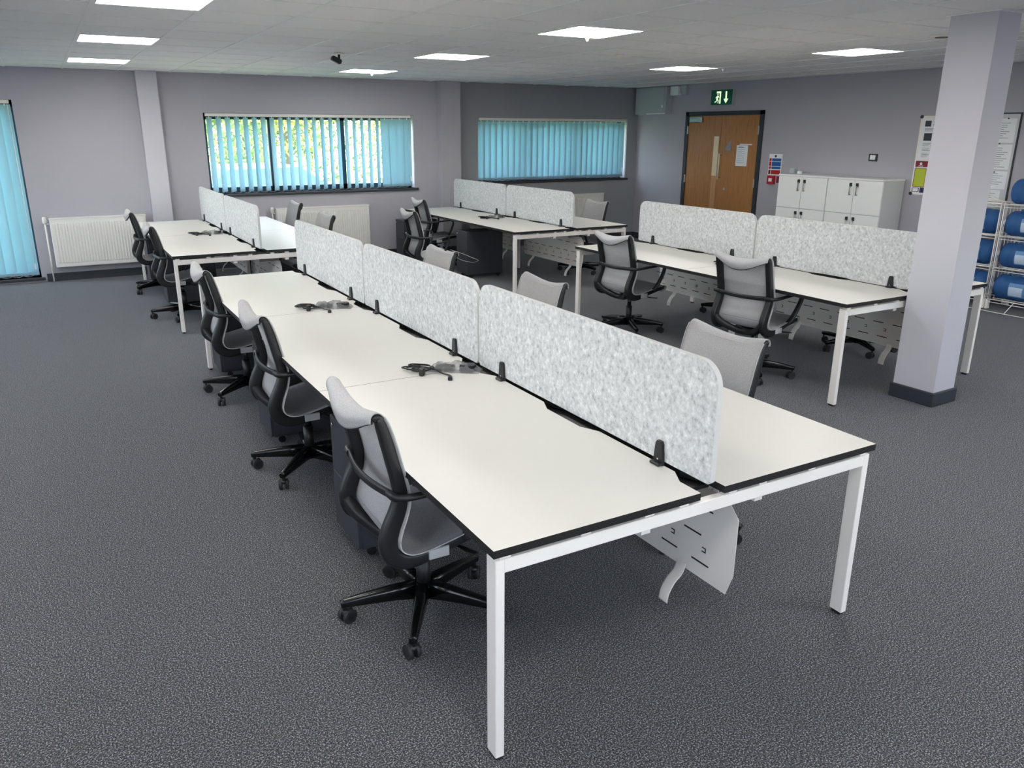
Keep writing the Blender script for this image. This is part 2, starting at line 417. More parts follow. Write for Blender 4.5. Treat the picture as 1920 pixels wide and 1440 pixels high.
def blinds(r, n_, angf, label, y=YW+.05, right_close=0):
    x0, x1, z0, z1 = r
    t = thing('vertical_blind', label, 'blind', ((x0+x1)/2, y, z0))
    cx_ = (x0+x1)/2
    MB().rbox((x0+.01-cx_, -.03, z1-z0-.045), (x1-.01-cx_, .03, z1-z0-.004), .004, M['white_metal']).build('headrail', t)
    sl = MB(); w = .127; pts = [(-w/2, 0), (-w/4, .004), (0, .006), (w/4, .004), (w/2, 0)]
    hz = z1-z0-.055; low = .03
    vs = [(a, c_, low) for a, c_ in pts]+[(a, c_, hz) for a, c_ in pts]+[(a, c_+.0012, low) for a, c_ in pts]+[(a, c_+.0012, hz) for a, c_ in pts]
    fs = [(i, i+1, i+6, i+5) for i in range(4)]+[(i+11, i+10, i+15, i+16) for i in range(4)]
    sl.add(vs, fs, M['blind'], True)
    sl.box((-w/2, -.002, low-.002), (w/2, .006, low+.03), M['blind'])
    s0 = sl.build('slat', t)
    sp = (x1-x0-.12)/(n_-1)
    for i in range(n_):
        o = s0 if i == 0 else s0.copy()
        if i: COL.objects.link(o); o.parent = t
        o.location = (x0+.06+i*sp-cx_, 0, 0); o.rotation_euler.z = rad(angf(i))
    h = MB()
    for i in range(n_): h.box((x0+.055+i*sp-cx_, -.004, z1-z0-.07), (x0+.065+i*sp-cx_, .004, z1-z0-.04), M['white_metal'])
    h.build('hanger', t)['kind'] = 'stuff'
    ch = MB()
    for dy in (-.03, .03):
        pts = []
        for i in range(n_-1):
            xa = x0+.06+i*sp-cx_
            for q in range(4): pts.append((xa+sp*q/4, dy*.6, .03-.022*math.sin(math.pi*q/4)))
        pts.append((x0+.06+(n_-1)*sp-cx_, dy*.6, .03))
        ch.sweep(pts, .002, .002, M['white_metal'], n_=4)
    ch.build('chain', t)
    MB().cyl((x1-.03-cx_, -.028, .15), (x1-.03-cx_, -.028, z1-z0-.05), .0025, M['white_metal'], 6).rbox((x1-.038-cx_, -.036, .1), (x1-.022-cx_, -.02, .17), .003, M['white_metal']).build('cord', t)
    return t
ang1 = lambda i: (48 if i < 21 else (-14, 3, -10, 8, -5)[i-21] if i-21 < 5 else -5)
blinds((W1[0]+.02, W1[1]-.03, W1[2], W1[3]), 25, ang1, 'half open pale blue vertical slat blind in the wide window')
blinds((W2[0]+.02, W2[1]-.03, W2[2], W2[3]), 26, lambda i: -12 + 5*math.sin(i*2.1), 'closed pale blue vertical slat blind in the corner window')
blinds((W0[0]+.02, W0[1]-.02, W0[2], W0[3]), 19, lambda i: -16+5*math.sin(i*1.7), 'floor length pale blue vertical slat blind at the left edge')

# ------------------------------------------------------------------ ceiling lights and devices
LROW = {0: 'nearest', 4: 'middle', 8: 'farthest'}
LCOL = {0: 'left row, over the aisle by the left radiator', 5: 'middle row, ahead of the far desks', 10: 'right row, near the door wall'}
lt = thing('ceiling_light', '', 'light')
fr = MB(); t_ = .012
for a, c_ in (((.006, .006), (MX-.006, .006+t_)), ((.006, MY-.006-t_), (MX-.006, MY-.006)), ((.006, .006), (.006+t_, MY-.006)), ((MX-.006-t_, .006), (MX-.006, MY-.006))):
    fr.box((a[0], a[1], -.006), (c_[0], c_[1], .02), M['grid'])
fr.build('frame', lt); MB().box((.018, .018, -.002), (MX-.018, MY-.018, .018), M['panel']).build('diffuser', lt)
index_kids(lt)
for n_i, (i, j) in enumerate(sorted(LIGHTS)):
    o = lt if n_i == 0 else dup(lt)
    o.location = (TX+i*MX, TY+j*MY, H)
    if i >= 0 and j >= 0:
        o['label'] = 'square lit ceiling panel, %s of the %s' % (LROW[j], LCOL[i])
        o['group'] = 'square ceiling light panels'
    else:
        o['label'] = 'square lit ceiling panel overhead, outside the picture'; o['group'] = 'ceiling light panels outside the picture'
k = thing('ceiling_camera', 'small black camera fixed to the ceiling beside the second bright grid line', 'camera', (1.72, 6.2, H))
MB().cyl((0, 0, 0), (0, 0, -.012), .05, M['white_metal']).build('base', k)
MB().cyl((0, 0, -.01), (0, 0, -.05), .012, M['black']).rbox((-.05, -.03, -.09), (.05, .03, -.045), .01, M['black'], T=Matrix.Rotation(rad(25), 4, 'Y')).build('housing', k)
k = thing('air_vent', 'small round dark ceiling vent just left of the column top', 'vent', (5.25, 2.4, H))
MB().lathe([(.085, 0), (.085, -.006), (.07, -.012), (.05, -.012)], M['white_metal']).build('ring', k)
MB().cyl((0, 0, -.001), (0, 0, -.016), .048, M['darkframe']).build('core', k)
for (x, y) in ((2.95, 3.84), (2.95, 8.6), (6.2, 5.7)):
    tag(MB().lathe([(.016, 0), (.016, -.01), (.008, -.03), (.004, -.034)], M['white_metal'], 12).build('ceiling_sensor', loc=(x, y, H-.003)),
        {3.84: 'tiny white sensor at the edge of the nearest middle panel', 8.6: 'tiny white sensor at the edge of the farthest middle panel', 5.7: 'tiny white sensor beside the far right panel'}[y], 'sensor', 'tiny white ceiling sensors')
tag(MB().lathe([(.04, 0), (.04, -.012), (.03, -.03), (.01, -.034)], M['white_metal'], 20).build('smoke_detector', loc=(4.12, 4.95, H)), 'small white round detector on the ceiling between the panels', 'detector')

# ------------------------------------------------------------------ radiators
def radiator(x0, x1, z0, z1, label, valve_left=True):
    t = thing('radiator', label, 'radiator', ((x0+x1)/2, YW-.1, 0)); w = (x1-x0)/2
    b = MB(); n_ = int((x1-x0-.06)/.0335); pitch_ = (x1-x0-.06)/n_
    b.rbox((-w, -.01, z0), (w, .08, z1), .008, M['rad'])
    b.build('panel', t)
    rb = MB()
    for i in range(n_):
        xa = -w+.03+(i+.5)*pitch_
        rb.add([(xa-.011, -.010, z0+.05), (xa-.005, -.018, z0+.06), (xa+.005, -.018, z0+.06), (xa+.011, -.010, z0+.05),
                (xa-.011, -.010, z1-.05), (xa-.005, -.018, z1-.06), (xa+.005, -.018, z1-.06), (xa+.011, -.010, z1-.05)],
               [(0, 1, 5, 4), (1, 2, 6, 5), (2, 3, 7, 6), (0, 3, 2, 1), (4, 5, 6, 7)], M['rad'])
    rb.build('rib', t)['kind'] = 'stuff'
    g = MB(); g.rbox((-w-.004, -.012, z1-.004), (w+.004, .084, z1+.014), .004, M['rad']); g.build('top_grille', t)
    for s in (-1, 1):
        zz = z1-.06 if s < 0 else z0+.06
        MB().cyl((s*w, .035, zz), (s*(w+.05), .035, zz), .011, M['chrome'], 10).cyl((s*(w+.05), .035, 0), (s*(w+.05), .035, zz+.02), .009, M['white_metal'], 10).build('pipe', t)
    v = MB().lathe([(.018, 0), (.022, .01), (.024, .05), (.02, .075), (.01, .08)], M['white_metal'], 14)
    o = v.build('valve_head', t); o.location = (-w-.05, .035, z1-.05)
radiator(-.93, .17, .18, .775, 'cream ribbed radiator on the wall beside the left window')
radiator(1.86, 3.22, .12, .775, 'long cream ribbed radiator under the wide window')
radiator(6.1, 7.5, .12, .8, 'cream radiator under the corner window behind the far desk screens')

# ------------------------------------------------------------------ bench desks
DW, DD, DG, DH, DT = 1.6, .775, .06, .73, .025
def top_outline(side, y0, y1, first, last):
    """one desktop seen from above; the inner edge is cut back in shallow scallops"""
    xo, xi = 0, DD; gp = .016
    e = xi+DG/2-gp/2-.004; r = xi-.022
    pts = [(xo, y0), (r+.0, y0)]
    pts += [(r, y0+.10), (e, y0+.17)]
    c_ = (y0+y1)/2
    pts += [(e, c_-.20), (r+.004, c_-.12), (r+.004, c_+.12), (e, c_+.20), (e, y1-.17), (r, y1-.10), (r, y1), (xo, y1)]
    if side: pts = [(2*DD+DG-x, y) for x, y in pts][::-1]
    return pts
def bench(label, x, y, n_):
    t = thing('bench_desk', label, 'desk', (x, y, 0))
    L = n_*DW; WX = 2*DD+DG
    for i in range(n_):
        for s in (0, 1):
            pts = top_outline(s, i*DW+.0015, (i+1)*DW-.0015, i == 0, i == n_-1)
            MB().prism(pts, DH-DT, DH, M['top'], side=M['edge']).build('desktop', t)
            # dark underside balancing sheet
    def frame(yy, inset, end):
        xa, xb = inset, WX-inset
        bm = MB().rbox((xa+.029, yy+.0006, .645), (xb-.029, yy+.03, .6895), .002, M['white_metal']); bm.build('crossbeam', t)
        for s, xx in ((0, xa), (1, xb)):
            w = .03
            x0_, x1_ = (xx, xx+w) if s == 0 else (xx-w, xx)
            lg = MB().rbox((x0_, yy-.0, .014), (x1_, yy+.055, .69), .0025, M['white_metal']).build('leg', t)
            MB().rbox((x0_+.004, yy+.008, 0), (x1_-.004, yy+.047, .016), .002, M['black']).build('foot', lg)
        if end:
            for q in (.045, .32, .56, .70, WX-.70, WX-.56, WX-.32, WX-.045):
                MB().box((q-.018, yy+.004, .69), (q+.018, yy+.04, DH-DT), M['white_metal']).build('spacer', t)
    frame(.012, .012, True)
    for i in range(1, n_): frame(i*DW-.03, .60, False)
    frame(L-.067, .012, True)
    for q in (.56, WX-.56):
        MB().box((q-.018, .03, .622), (q+.018, L-.03, .645), M['white_metal']).build('side_rail', t)
    MB().box((DD-.04, .09, .688), (DD+DG+.04, L-.09, .701), M['edge']).build('gap_cover', t)
    # cable trays: slotted white sheet with cut corners, hung under each pair of desks
    for i in range(n_):
        ya, yb = i*DW+.06, i*DW+1.46
        za, zb = .235, .60
        cc = .055
        out = [(ya+.03, za), (yb-.03, za), (yb, za+.03), (yb, zb-cc), (yb-cc, zb), (ya+cc, zb), (ya, zb-cc), (ya, za+cc*1.6)]
        T = Matrix.Translation((1.0, 0, 0)) @ Matrix(((0, 0, 1, 0), (1, 0, 0, 0), (0, 1, 0, 0), (0, 0, 0, 1)))
        sh = Matrix.Shear('XY', 4, (0, 0)) if False else Matrix.Identity(4)
        tr = MB().prism(out, -.001, .001, M['white_metal'], T=T)
        tr.box((.80, ya+.05, .60), (1.002, yb-.05, .602), M['white_metal'])
        tr.box((.798, ya+.05, .60), (.80, yb-.05, .69), M['white_metal'])
        for yy in (ya+.12, (ya+yb)/2, yb-.12):
            tr.box((1.0, yy-.015, .598), (1.002, yy+.015, .70), M['white_metal'])
        o = tr.build('cable_tray', t)
        sl = MB(); q = 0
        for yy in [ya+.12+.17*z_ for z_ in range(8)]:
            for k_, zz in enumerate((za+.06, za+.17, za+.28)):
                yy2 = yy + (.05 if k_ % 2 else 0)
                sl.box((.9975, yy2, zz), (.9989, yy2+.09, zz+.006), M['edge'])
            sl.box((.9975, yy+.02, za+.11), (.9989, yy+.024, za+.13), M['edge']).box((.9975, yy+.02, za+.11), (.9989, yy+.04, za+.114), M['edge']).box((.9975, yy+.02, za+.126), (.9989, yy+.04, za+.13), M['edge'])
        sl.build('slot', o)['kind'] = 'stuff'
        for yy in (ya+.26, yb-.26):
            pth = spline([(1.0, yy, za+.02), (.985, yy, za-.02), (.95, yy, za-.05), (.925, yy, za-.09), (.918, yy, za-.13)], 4)
            MB().sweep(pth, .05, .003, M['white_metal'], up=(1, 0, .3), n_=8, power=8).build('hook', o)
    return t
def screen(x, y, label, group):
    t = thing('desk_screen', label, 'screen', (x, y, DH), 0, group)
    a, c_ = .008, DW-.008; z0, z1 = .014, 1.147-DH; r = .085
    pts = [(a, z0+.01), (a+.01, z0), (c_-.01, z0), (c_, z0+.01)]
    for cx_, t0 in ((c_-r, 0), (a+r, 90)):
        for q in range(9):
            an = rad(t0+90*q/8); pts.append((cx_+r*math.cos(an), z1-r+r*math.sin(an)))
    T = Matrix(((0, 0, 1, 0), (1, 0, 0, 0), (0, 1, 0, 0), (0, 0, 0, 1)))
    MB().prism(pts, -.010, .010, M['felt'], T=T, side=M['felt_edge']).build('panel', t)
    for yy in (.25, DW-.245):
        for s in (-1, 1):
            cl = MB()
            pr = [(-.024, -.0), (.024, -.0), (.016, .075), (.010, .085), (-.010, .085), (-.016, .075)]
            T2 = Matrix.Translation((s*.0105, yy, .001)) @ Matrix(((0, 0, s, 0), (1, 0, 0, 0), (0, 1, 0, 0), (0, 0, 0, 1)))
            cl.prism(pr, 0, .012, M['black'], T=T2)
            cl.rbox((min(s*.01, s*.04), yy-.024, .0005), (max(s*.01, s*.04), yy+.024, .012), .003, M['black'])
            cl.cyl((s*.0225, yy, .02), (s*.0245, yy, .02), .004, M['chrome'], 8)
            cl.build('clamp', t)
    return t
BEN = [(0, 0, 3, 'long white bench of six desks with black edges, nearest the camera'),
       (3.625, 1.70, 2, 'white bench of four desks beside the square column'),
       (3.665, 6.165, 2, 'white bench of four desks in front of the corner window'),
       (0, 6.08, 2, 'white bench of four desks beside the left radiator')]
SL = {0: ['speckled grey felt screen at the near end of the six desk bench', 'middle felt screen of the six desk bench', 'far felt screen of the six desk bench'],
      1: ['felt screen half hidden by the square column', 'felt screen of the column bench at the end facing the door'],
      2: ['nearer felt screen of the bench by the corner window', 'farther felt screen of the bench by the corner window, against the pier'],
      3: ['nearer felt screen of the bench beside the left radiator', 'farther felt screen of the bench beside the left radiator']}
for bi, (x, y, n_, lab) in enumerate(BEN):
    bench(lab, x, y, n_)
    for i in range(n_): screen(x+DD+DG/2, y+i*DW, SL[bi][i], 'speckled grey felt desk screens')

# ------------------------------------------------------------------ mesh task chair (faces +x)
def chair_proto():
    t = thing('task_chair', '', 'chair')
    # side profile of the fabric (x, z) from seat front round to the top roll
    seat_p = [(.205, .395), (.24, .408), (.252, .432), (.228, .452), (.165, .45), (.07, .434), (-.02, .415), (-.09, .402), (-.145, .406), (-.177, .43), (-.183, .462)]
    back_p = [(-.183, .462), (-.172, .505), (-.148, .57), (-.139, .63), (-.148, .69), (-.165, .76), (-.183, .835), (-.203, .90), (-.22, .935)]
    head_e = [(-.22, .935), (-.236, .949), (-.255, .95), (-.268, .936), (-.270, .915)]
    head_c = [(-.225, .905), (-.25, .922), (-.285, .915), (-.306, .885), (-.296, .842)]
    def widths(z): return .232
    NV = 17
    def sheet(edge, cen, hw, name, m_, sub=4, sag=0, thick=.003):
        E = spline([(p[0], 0, p[1]) for p in edge], sub); Cc = spline([(p[0], 0, p[1]) for p in cen], sub)
        k = len(E); vs = []; 
        for lay in (0, 1):
            for i in range(k):
                tn = (E[min(i+1, k-1)]-E[max(i-1, 0)]).normalized(); nn = Vector((-tn.z, 0, tn.x))
                w = hw(i/(k-1))
                for j in range(NV):
                    v = -1+2*j/(NV-1); bl = (1-v*v)
                    P = E[i].lerp(Cc[i], bl**1.4 if bl > 0 else 0)
                    vs.append(Vector((P.x, v*w, P.z))+nn*(lay*thick))
        fs = []
        N1 = k*NV
        for i in range(k-1):
            for j in range(NV-1):
                a = i*NV+j; fs.append((a, a+1, a+NV+1, a+NV)); fs.append((N1+a, N1+a+NV, N1+a+NV+1, N1+a+1))
        for i in range(k-1):
            for j in (0, NV-1):
                a = i*NV+j; fs.append((a, a+NV, N1+a+NV, N1+a))
        for j in range(NV-1):
            for i in (0, k-1):
                a = i*NV+j; fs.append((a, a+1, N1+a+1, N1+a))
        return MB().add(vs, fs, m_, True).build(name, t)
    sc = [(x, z-.012 if x < .2 else z) for x, z in seat_p]; sc[-1] = (seat_p[-1][0]-.006, seat_p[-1][1])
    bc = [(x-.02, z) for x, z in back_p]; bc[0] = (back_p[0][0]-.006, back_p[0][1]); bc[-1] = head_c[0]
    sheet(seat_p, sc, lambda u: .238-.02*(1-u)**3, 'seat', M['meshseat'])
    sheet(back_p+head_e[1:], bc+head_c[1:], lambda u: .238-.006*u, 'backrest', M['mesh'])
    # black rail under the roll, following its drooping edge
    pth = []
    for j in range(13):
        v = -1+2*j/12; bl = max(0, 1-v*v)**1.4
        e_, c_ = head_e[-1], head_c[-1]
        pth.append((e_[0]+(c_[0]-e_[0])*bl+.008, v*.218, e_[1]+(c_[1]-e_[1])*bl))
    MB().sweep(pth, .014, .016, M['black'], up=(1, 0, 0), n_=8).build('head_rail', t)
    for s in (-1, 1):
        line = [(-.254, .916), (-.261, .930), (-.253, .941), (-.237, .941)]+back_p[::-1]+[(-.177, .43), (-.145, .406), (-.09, .402), (-.02, .415), (.07, .434), (.165, .45), (.222, .45)]
        pw = [.012, .014, .016, .02, .026, .036, .042, .043, .045, .048, .056, .062, .066, .064, .056, .046, .04, .038, .034, .026, .014]
        L2 = spline([(x, 0, z) for x, z in line], 4); pw2 = lerp_list(pw[:len(line)], 4); P = []
        for j, p in enumerate(L2):
            tn = (L2[min(j+1, len(L2)-1)]-L2[max(j-1, 0)]).normalized(); nn = Vector((tn.z, 0, -tn.x))
            P.append(Vector((p.x, s*.216, p.z))+nn*(pw2[j]/2+.006 if j > 14 else pw2[j]/2))
        MB().sweep(P, pw2, [.034+.010*min(1, j/20) if j < 50 else .04-.018*min(1, (j-50)/20) for j in range(len(P))], M['black'], up=(0, 1, 0), n_=12, power=5).build('side_frame', t)
        W_ = spline([(x, s*.239, z) for (x, z) in back_p], 3)
        MB().sweep(W_, .005, .004, M['tag'], up=(0, 1, 0), n_=6).build('welt', t)
        W_ = spline([(x, s*(.239-.02*max(0, (x+.02)/.25)**3), z) for (x, z) in seat_p[3:]], 3)
        MB().sweep(W_, .005, .004, M['tag'], up=(0, 1, 0), n_=6).build('welt', t)
        # armrest: flat loop from behind the back, forward, then down to the seat rail
        ap = [(-.205, s*.20, .642), (-.195, s*.25, .643), (-.145, s*.272, .644), (-.05, s*.283, .652), (.05, s*.288, .658), (.115, s*.288, .661), (.15, s*.284, .642), (.152, s*.277, .60), (.13, s*.264, .53), (.10, s*.25, .465), (.07, s*.234, .425)]
        aw = [.024, .026, .03, .034, .036, .036, .036, .036, .038, .04, .04]; ah = [.03, .028, .022, .018, .016, .017, .02, .022, .022, .022, .022]
        P = spline(ap, 5)
        MB().sweep(P, lerp_list(ah, 5), lerp_list(aw, 5), M['black'], up=(0, 1, 0), n_=10, power=3).build('armrest', t)
    band = spline([(-.203, -.21, .642), (-.222, -.1, .638), (-.228, 0, .636), (-.222, .1, .638), (-.203, .21, .642)], 5)
    MB().sweep(band, .016, .032, M['black'], up=(0, 0, 1), n_=10).build('back_band', t)
    # cradle under the seat
    cr_ = spline([(-.225, -.212, .455), (-.20, -.17, .405), (-.15, -.09, .36), (-.12, 0, .345), (-.15, .09, .36), (-.20, .17, .405), (-.225, .212, .455)], 5)
    b = MB().sweep(cr_, .05, .05, M['black'], up=(0, 0, 1), n_=10)
    for s in (-1, 1):
        b.sweep(spline([(-.02, s*.03, .352), (.0, s*.12, .37), (.03, s*.2, .395)], 4), .06, .035, M['black'], n_=10)
    b.sweep(spline([(-.14, 0, .352), (-.06, 0, .345), (.06, 0, .35)], 4), [.09]*9, [.05]*9, M['black'], n_=10)
    b.rbox((-.07, -.06, .32), (.08, .06, .375), .012, M['black'])
    b.build('cradle', t)
    MB().sweep([(.03, -.05, .345), (.07, -.14, .345), (.09, -.22, .35), (.1, -.26, .352)], [.012, .012, .03, .028], [.008, .008, .008, .006], M['black'], n_=8).build('lever', t)
    MB().rbox((-.075, -.236, .362), (.005, -.228, .402), .002, M['tag']).build('tag', t)['label'] = 'pale grey tag under the seat edge'
    MB().cyl((0, 0, .2), (0, 0, .36), .019, M['blackgloss'], 16).cyl((0, 0, .09), (0, 0, .25), .028, M['black'], 18).build('gas_column', t)
    MB().lathe([(.03, .06), (.042, .07), (.045, .12), (.036, .135)], M['blackgloss'], 20).build('hub', t)
    for q in range(5):
        a = rad(72*q)
        d = Vector((math.cos(a), math.sin(a), 0))
        lg = MB().sweep([d*.03+Vector((0, 0, .1)), d*.12+Vector((0, 0, .1)), d*.24+Vector((0, 0, .092)), d*.31+Vector((0, 0, .086)), d*.326+Vector((0, 0, .083))],
                        [.055, .05, .04, .033, .03], [.075, .062, .045, .032, .028], M['blackgloss'], n_=12, power=3.5).build('base_leg', t)
        cst = MB(); side = d.cross(Vector((0, 0, 1))); c0 = d*.312
        ax = (side*math.cos(.6)+d*math.sin(.6)).normalized()
        cst.cyl(c0+Vector((0, 0, .045)), c0+Vector((0, 0, .086)), .008, M['black'], 8)
        off = ax.cross(Vector((0, 0, 1)))*.012
        for s in (-1, 1):
            p0 = c0+off+ax*(s*.008)+Vector((0, 0, .028)); p1 = c0+off+ax*(s*.024)+Vector((0, 0, .028))
            cst.cyl(p0, p1, .029, M['rubber'], 18)
            cst.cyl(p1, p1+ax*(s*.002), .019, M['black'], 14)
        Th = Matrix.Translation(c0+off+Vector((0, 0, .04)))
        cst.lathe([(.02, -.006), (.024, .0), (.022, .012), (.012, .02)], M['black'], 14, T=Th)
        cst.build('caster', t)
    return t
ch0 = chair_proto(); index_kids(ch0)
CH = [ # hub x, y, facing degrees, base turn, label
    (.155, .86, 0, 'grey mesh task chair nearest the camera, at the near end of the six desk bench'),
    (.17, 2.47, 0, 'grey mesh task chair second along the left side of the six desk bench'),
    (.165, 4.01, 0, 'grey mesh task chair at the far left desk of the six desk bench'),
    (.16, 6.88, 0, 'grey mesh task chair behind the white corner leg of the bench beside the left radiator'),
    (.13, 8.46, 0, 'grey mesh task chair in front of the left radiator'),
    (1.52, .93, 180, 'pale mesh task chair on the right of the nearest felt screen, facing the camera side'),
    (1.50, 2.50, 180, 'pale mesh task chair behind the middle felt screen of the six desk bench'),
    (1.50, 4.00, 180, 'pale mesh chair with a loose strap, behind the far screen of the six desk bench'),
    (3.765, 4.17, 4, 'black framed mesh task chair at the far desk of the column bench'),
    (3.725, 2.57, 9, 'black framed mesh task chair by the column bench, left of the column'),
    (5.10, 2.66, 180, 'task chair behind the column bench, only its black base showing beside the column'),
    (5.16, 4.2, 184, 'task chair behind the column bench, only its black base showing under the far desk'),
    (2.99, 7.05, -4, 'mesh task chair at the nearer left desk of the corner window bench'),
    (3.76, 8.52, -4, 'mesh task chair at the farther left desk of the corner window bench'),
    (5.29, 7.16, 180, 'pale mesh task chair at the near right desk of the corner window bench'),
    (1.67, 8.82, 180, 'pale bluish mesh task chair in front of the long radiator, farther one'),
    (1.54, 7.1, 180, 'pale mesh task chair in front of the long radiator, nearer one'),
]
BT = {0: 167, 1: 155, 2: 150, 3: 197-18, 4: 140, 8: 30, 9: 20, 10: 25, 11: 60, 14: 55}
base_names = ('base_leg', 'caster', 'hub')
for n_i, (x, y, a, lab) in enumerate(CH):
    o = ch0 if n_i == 0 else dup(ch0)
    o.location = (x, y, 0); o.rotation_euler.z = rad(a); o['label'] = lab; o['group'] = 'mesh task chairs at the benches'
    CH[n_i] = (x, y, a, lab, o)
for n_i, (x, y, a, lab, o) in enumerate(CH):
    for ch in KIDS[o.name]:
        if n_i == 9 and ch.name.split('.')[0] not in base_names+('gas_column',): ch.location.z = .018
        if ch.name.split('.')[0] in base_names: ch.rotation_euler.z = rad(BT.get(n_i, 35+n_i*23)-a)

# ------------------------------------------------------------------ pedestals
def ped_proto():
    t = thing('drawer_pedestal', '', 'pedestal')   # front faces -x, origin at front face centre
    MB().rbox((0.0, -.16, .05), (.50, .16, .60), .004, M['ped']).build('body', t)
    d1 = MB().rbox((-.018, -.157, .33), (0, .157, .597), .003, M['ped']).build('drawer', t)
    MB().cyl((-.02, .115, .56), (-.026, .115, .56), .009, M['chrome'], 12).build('lock', d1)
    MB().rbox((-.018, -.157, .055), (0, .157, .326), .003, M['ped']).build('drawer', t)
    for x_ in (.05, .45):
        for y_ in (-.12, .12):
            MB().cyl((x_, y_-.012, .022), (x_, y_+.012, .022), .022, M['black'], 14).cyl((x_, y_, .02), (x_, y_, .052), .008, M['black'], 8).build('caster', t)
    return t
p0 = ped_proto(); index_kids(p0)
PD = [(.075, 1.50, 0, 'dark grey drawer pedestal between the nearest and second chairs'),
      (.075, 3.05, 0, 'dark grey drawer pedestal between the second and third chairs'),
      (.075, 4.60, 0, 'dark grey drawer pedestal beside the far left leg of the six desk bench'),
      (.08, 7.50, 0, 'black drawer pedestal behind the chair of the left radiator bench'),
      (.08, 9.05, 0, 'black drawer pedestal at the far end of the left radiator bench'),
      (3.70, 7.55, 0, 'black drawer pedestal under the nearer desk of the corner window bench'),
      (3.50, 9.15, 0, 'charcoal drawer pedestal standing out at the far end of the corner window bench'),
      (1.53, 7.75, 180, 'black drawer pedestal on the right side of the left radiator bench')]
for n_i, (x, y, a, lab) in enumerate(PD):
    o = p0 if n_i == 0 else dup(p0)
    o.location = (x, y, 0); o.rotation_euler.z = rad(a); o['label'] = lab; o['group'] = 'drawer pedestals under the desks'
tag(MB().sweep(spline([(.052, 1.375, .50), (.046, 1.36, .46), (.05, 1.37, .42)], 4), .012, .003, M['red'], n_=6).build('key_ribbon'), 'small red ribbon hanging at the pedestal behind the nearest chair', 'ribbon')

# ------------------------------------------------------------------ cable packs on the desks
def cable_pack(label, x, y, rz, kind):
    t = thing('cable_pack', label, 'cable', (x, y, DH), rad(rz), 'bagged power leads lying on the desks')
    # bag: crumpled film pillow over two dark sockets
    b = MB(); nu, nv = 22, 12; vs = []
    rnd = random.Random(hash(kind) % 1000 if isinstance(kind, int) else 3)
    L_, W_ = .25, .11
    for i in range(nu+1):
        for j in range(nv+1):
            u = -1+2*i/nu; v = -1+2*j/nv
            hgt = .036*max(0, (1-u**4))*max(0, (1-v*v))**.7
            hgt *= 1+.25*math.sin(7*u+3*v)+.2*rnd.uniform(-1, 1)
            vs.append((u*L_/2+.006*rnd.uniform(-1, 1), v*W_/2*(1-.15*abs(u))+.005*rnd.uniform(-1, 1), .002+max(0, hgt)))
    fs = [(i*(nv+1)+j, (i+1)*(nv+1)+j, (i+1)*(nv+1)+j+1, i*(nv+1)+j+1) for i in range(nu) for j in range(nv)]
    b.add(vs, fs, M['bag'], True).build('plastic_bag', t)
    MB().prism([(.03, -.028), (.09, -.034), (.105, 0), (.09, .03), (.045, .028), (.03, 0)], .004, .034, M['black']).build('socket', t)
    MB().rbox((-.09, -.03, .004), (.0, .025, .024), .006, M['rubber']).build('adapter', t)
    pts = [(-.02, -.01, .012)]
    cxx, cyy = (-.165, -.045)
    path = [(-.08, -.04, .012)]
    for q in range(26):
        an = q*1.18; rr = .036+.016*math.sin(q*.9+kind)
        path.append((cxx+rr*math.cos(an)*1.5+.012*math.sin(q*.5), cyy+rr*.85*math.sin(an)+.012*math.cos(q*.7), .005+.0011*q))
    path += [(-.10, -.05, .02), (-.05, -.075, .008), (.0, -.10, .005), (.01, -.135, .006)]
    MB().sweep(spline(path, 4), .0068, .0068, M['black'], n_=6).build('cable', t)
    MB().rbox((-.145, -.125, 0), (-.12, -.09, .04), .005, M['black'], T=Matrix.Rotation(rad(0), 4, 'Z')).build('plug', t)
    MB().cyl((.006, -.13, .006), (.014, -.165, .006), .011, M['black'], 8).build('plug', t)
    return t
cable_pack('black power lead and socket in clear bag, on the nearest desk joint', .665, 1.60, -38, 1)
cable_pack('black power lead in clear bag lying before the far clamps of the six desk bench', .60, 3.26, -30, 2)
cable_pack('small tangled lead in clear bag on the left radiator bench', .62, 7.62, -20, 3)
cable_pack('black leads with crumpled clear bag on the corner window bench', 4.22, 7.62, -20, 4)
cable_pack('black looped lead hidden behind a chair on the column bench', 4.24, 3.42, 10, 5)

# ------------------------------------------------------------------ door wall (x = XR)
def pan(y0, y1, z0, z1, d0, d1, m_, r=0):
    """box on the door wall from depth d0 to d1 off the wall"""
    b = MB()
    a, c_ = (XR-d1, min(y0, y1), min(z0, z1)), (XR-d0, max(y0, y1), max(z0, z1))
    return b.rbox(a, c_, r, m_) if r else b.box(a, c_, m_)
d = struct(bpy.data.objects.new('door_1', None), 'wooden double door with dark frame under the exit sign'); COL.objects.link(d)
fr = pan(8.53, 8.46, 0, 2.125, 0, .03, M['darkframe']); fr.box((XR-.03, 6.90, 0), (XR, 6.965, 2.125), M['darkframe']).box((XR-.03, 6.90, 2.065), (XR, 8.53, 2.125), M['darkframe'])
fr.build('door_frame', d)
l1 = pan(7.735, 8.458, .01, 2.06, 0, .012, M['wood']).build('door_leaf', d)
l2 = pan(6.968, 7.731, .01, 2.06, 0, .012, M['wood']).build('door_leaf', d)
pan(7.765, 7.87, 1.17, 1.76, .012, .015, M['cream'], .001).build('vision_panel', l1)
pan(7.765, 7.87, .35, 1.165, .012, .014, M['wood2']).build('lower_strip', l1)  # lower part of the vision panel, wood reflection put into its colour
M['satin'] = mat('satin_steel', (232, 222, 205), .4, .3)
b = MB(); b.cyl((XR-.055, 7.69, 1.12), (XR-.055, 7.69, 1.51), .012, M['satin'], 12)
